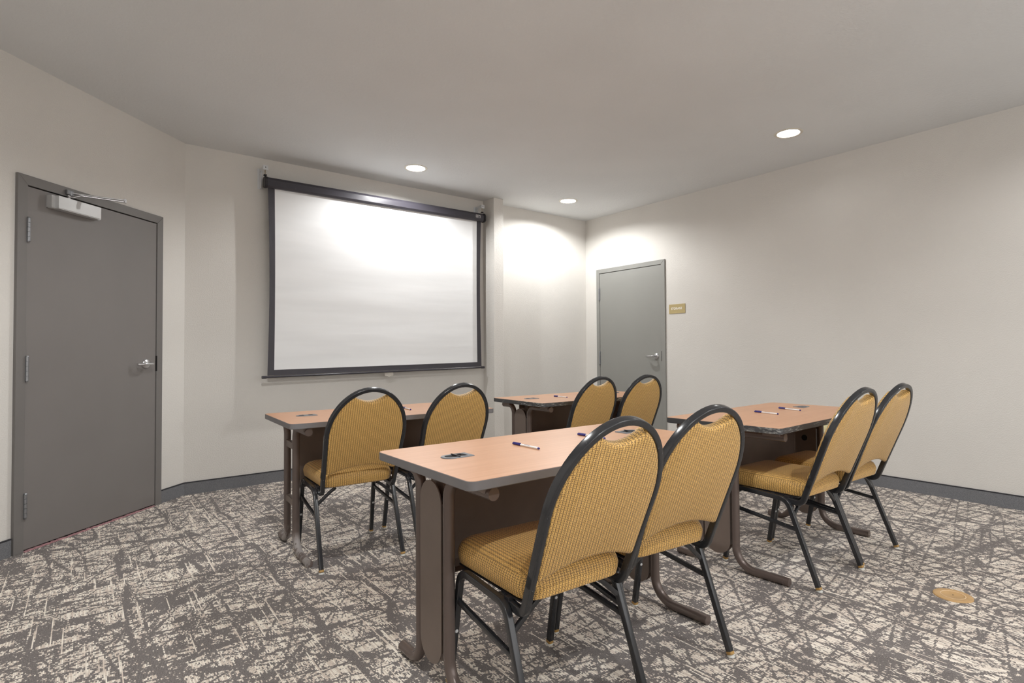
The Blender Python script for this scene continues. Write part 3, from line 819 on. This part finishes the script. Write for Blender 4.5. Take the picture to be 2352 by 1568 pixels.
    def twr(a, b):
        r1 = tw(a, b); r2 = tw(a, b[::-1])
        return min((r1, r2), key=lambda r: sum((x.co-y.co).length for x, y in zip(a, r)))
    for i in range(1, len(rings)): rings[i] = twr(rings[i-1], rings[i])
    for a, b in zip(rings, rings[1:]):
        for i in range(n): bm.faces.new((a[i], a[(i+1) % n], b[(i+1) % n], b[i]))
    bm.faces.new(rings[0][::-1]); bm.faces.new(rings[-1])
    bi = add('back_frame', bm, M['black'])
    for s in (-1, 1):
        p = Vector((s*(wb+.0125), Y(.475), .475)); bm = bmesh.new()
        box(bm, (-.004, -.010, -.018), (.004, .010, .018), .003)
        bmesh.ops.transform(bm, matrix=Matrix.Translation(p) @ Matrix.Rotation(math.atan2(-(yt-yb), zt-zb_), 4, 'X'), verts=bm.verts[:])
        add('bumper', bm, M['bumper'], par=bi)
    # padded back: outline in (x, height) on the leaning plane
    wi = .0088; out = []
    ia, irh = wa-wi, rh-wi
    xe = lambda z: wb+(wa-wb)*max(0, (z-zb_)/(z1-zb_))-wi if z < z1 else ia*math.sqrt(max(0, 1-((z-z1)/irh)**2))
    zc = .476                                              # lower corners
    for i in range(9): z = zc+.012+(z1-zc-.012)*i/8; out.append((xe(z), z))
    a_end = math.acos(.086/ia)
    for i in range(1, 15): a = a_end*i/14; out.append((ia*math.cos(a), z1+irh*math.sin(a)))
    zn = z1+irh*math.sin(a_end)
    notch = [(.086*(1-2*i/16), zn-.030*math.sin(PI*i/16)**.85) for i in range(1, 16)]
    out += notch
    for i in range(14, -1, -1): a = a_end*i/14; out.append((-ia*math.cos(a), z1+irh*math.sin(a)))
    for i in range(7, -1, -1): z = zc+.012+(z1-zc-.012)*i/8; out.append((-xe(z), z))
    xb = xe(zc); out.append((-xb+.004, zc+.003)); out.append((-xb+.014, zc))
    for i in range(1, 16): t = i/16; out.append((-(xb-.02)*(1-2*t), zc+.034*math.sin(PI*t)**.8))
    out.append((xb-.014, zc)); out.append((xb-.004, zc+.003))
    P2 = [Vector((a, b, 0)) for a, b in out]; n = len(P2)
    area = sum(P2[i].x*P2[(i+1) % n].y-P2[(i+1) % n].x*P2[i].y for i in range(n))
    if area < 0: P2 = P2[::-1]
    def inset(d):
        res = []
        for i in range(n):
            a, b = P2[i-1], P2[(i+1) % n]; t = (b-a).normalized(); nn = Vector((-t.y, t.x, 0)); res.append(P2[i]+nn*d)
        return res
    back = Vector((0, -pnorm.y, -pnorm.z)); 
    def put(d, off):  # off along pnorm (front positive)
        return [bm.verts.new(Vector((p.x, Y(p.y), p.y))+pnorm*off) for p in inset(d)]
    bm = bmesh.new()
    layers = [(.012, -.0135), (.004, -.0115), (.0005, -.007), (0, 0), (0, .010), (.003, .022), (.010, .030), (.020, .034)]
    R_ = [put(d, o_) for d, o_ in layers]
    for a, b in zip(R_, R_[1:]):
        for i in range(n): bm.faces.new((a[i], a[(i+1) % n], b[(i+1) % n], b[i]))
    bm.faces.new(R_[0][::-1]); bm.faces.new(R_[-1])
    add('backrest', bm, M['fabric'], uv=True)
    return parts
CH = build_chair_meshes()
def chair(x, y, rz, label):
    c = empty('banquet_chair', (x, y, 0), rz, label, 'chair', 'gold patterned banquet chairs')
    made = []
    for nm, me, par in CH:
        o = bpy.data.objects.new(nm, me); link(o, c if par is None else made[par]); made.append(o)
    return c
chair(1.148, 3.085, -.055, 'gold patterned chair in left rear row, nearest the grey door')
chair(1.669, 3.091, -.007, 'gold patterned chair in left rear row, nearer the pillar')
chair(1.146, 1.396, -.046, 'nearest gold patterned chair, front and left of the pair')
chair(1.624, 1.418, -.100, 'gold patterned chair in front row, right beside the nearest one')
chair(2.821, 1.436, -.033, 'left chair of the pair at the right-hand table with two pens')
chair(3.282, 1.433, -.034, 'rightmost gold patterned chair, nearest the bare right wall')
chair(2.797, 3.112, -.006, 'left gold chair at the far table with chipped edge')
chair(3.254, 3.069, -.044, 'right gold chair at far table, standing before the storage door')

# a few bits of lint lying on the carpet
bm = bmesh.new()
for x, y, r in ((.15, 1.95, .003), (.30, 1.5, .003), (2.15, 1.25, .003), (2.32, .98, .003), (3.15, 1.05, .003), (.55, 2.05, .0025), (1.98, 1.9, .003), (1.85, .95, .003)):
    bmesh.ops.create_icosphere(bm, subdivisions=1, radius=r, matrix=Matrix.Translation((x, y, .002)) @ Matrix.Diagonal((1, random.uniform(.4, 1), .5, 1)))
o = mk('lint', bm, M['white'], kind='stuff'); o['label'] = 'tiny white specks of lint scattered on the carpet'; o['category'] = 'lint'
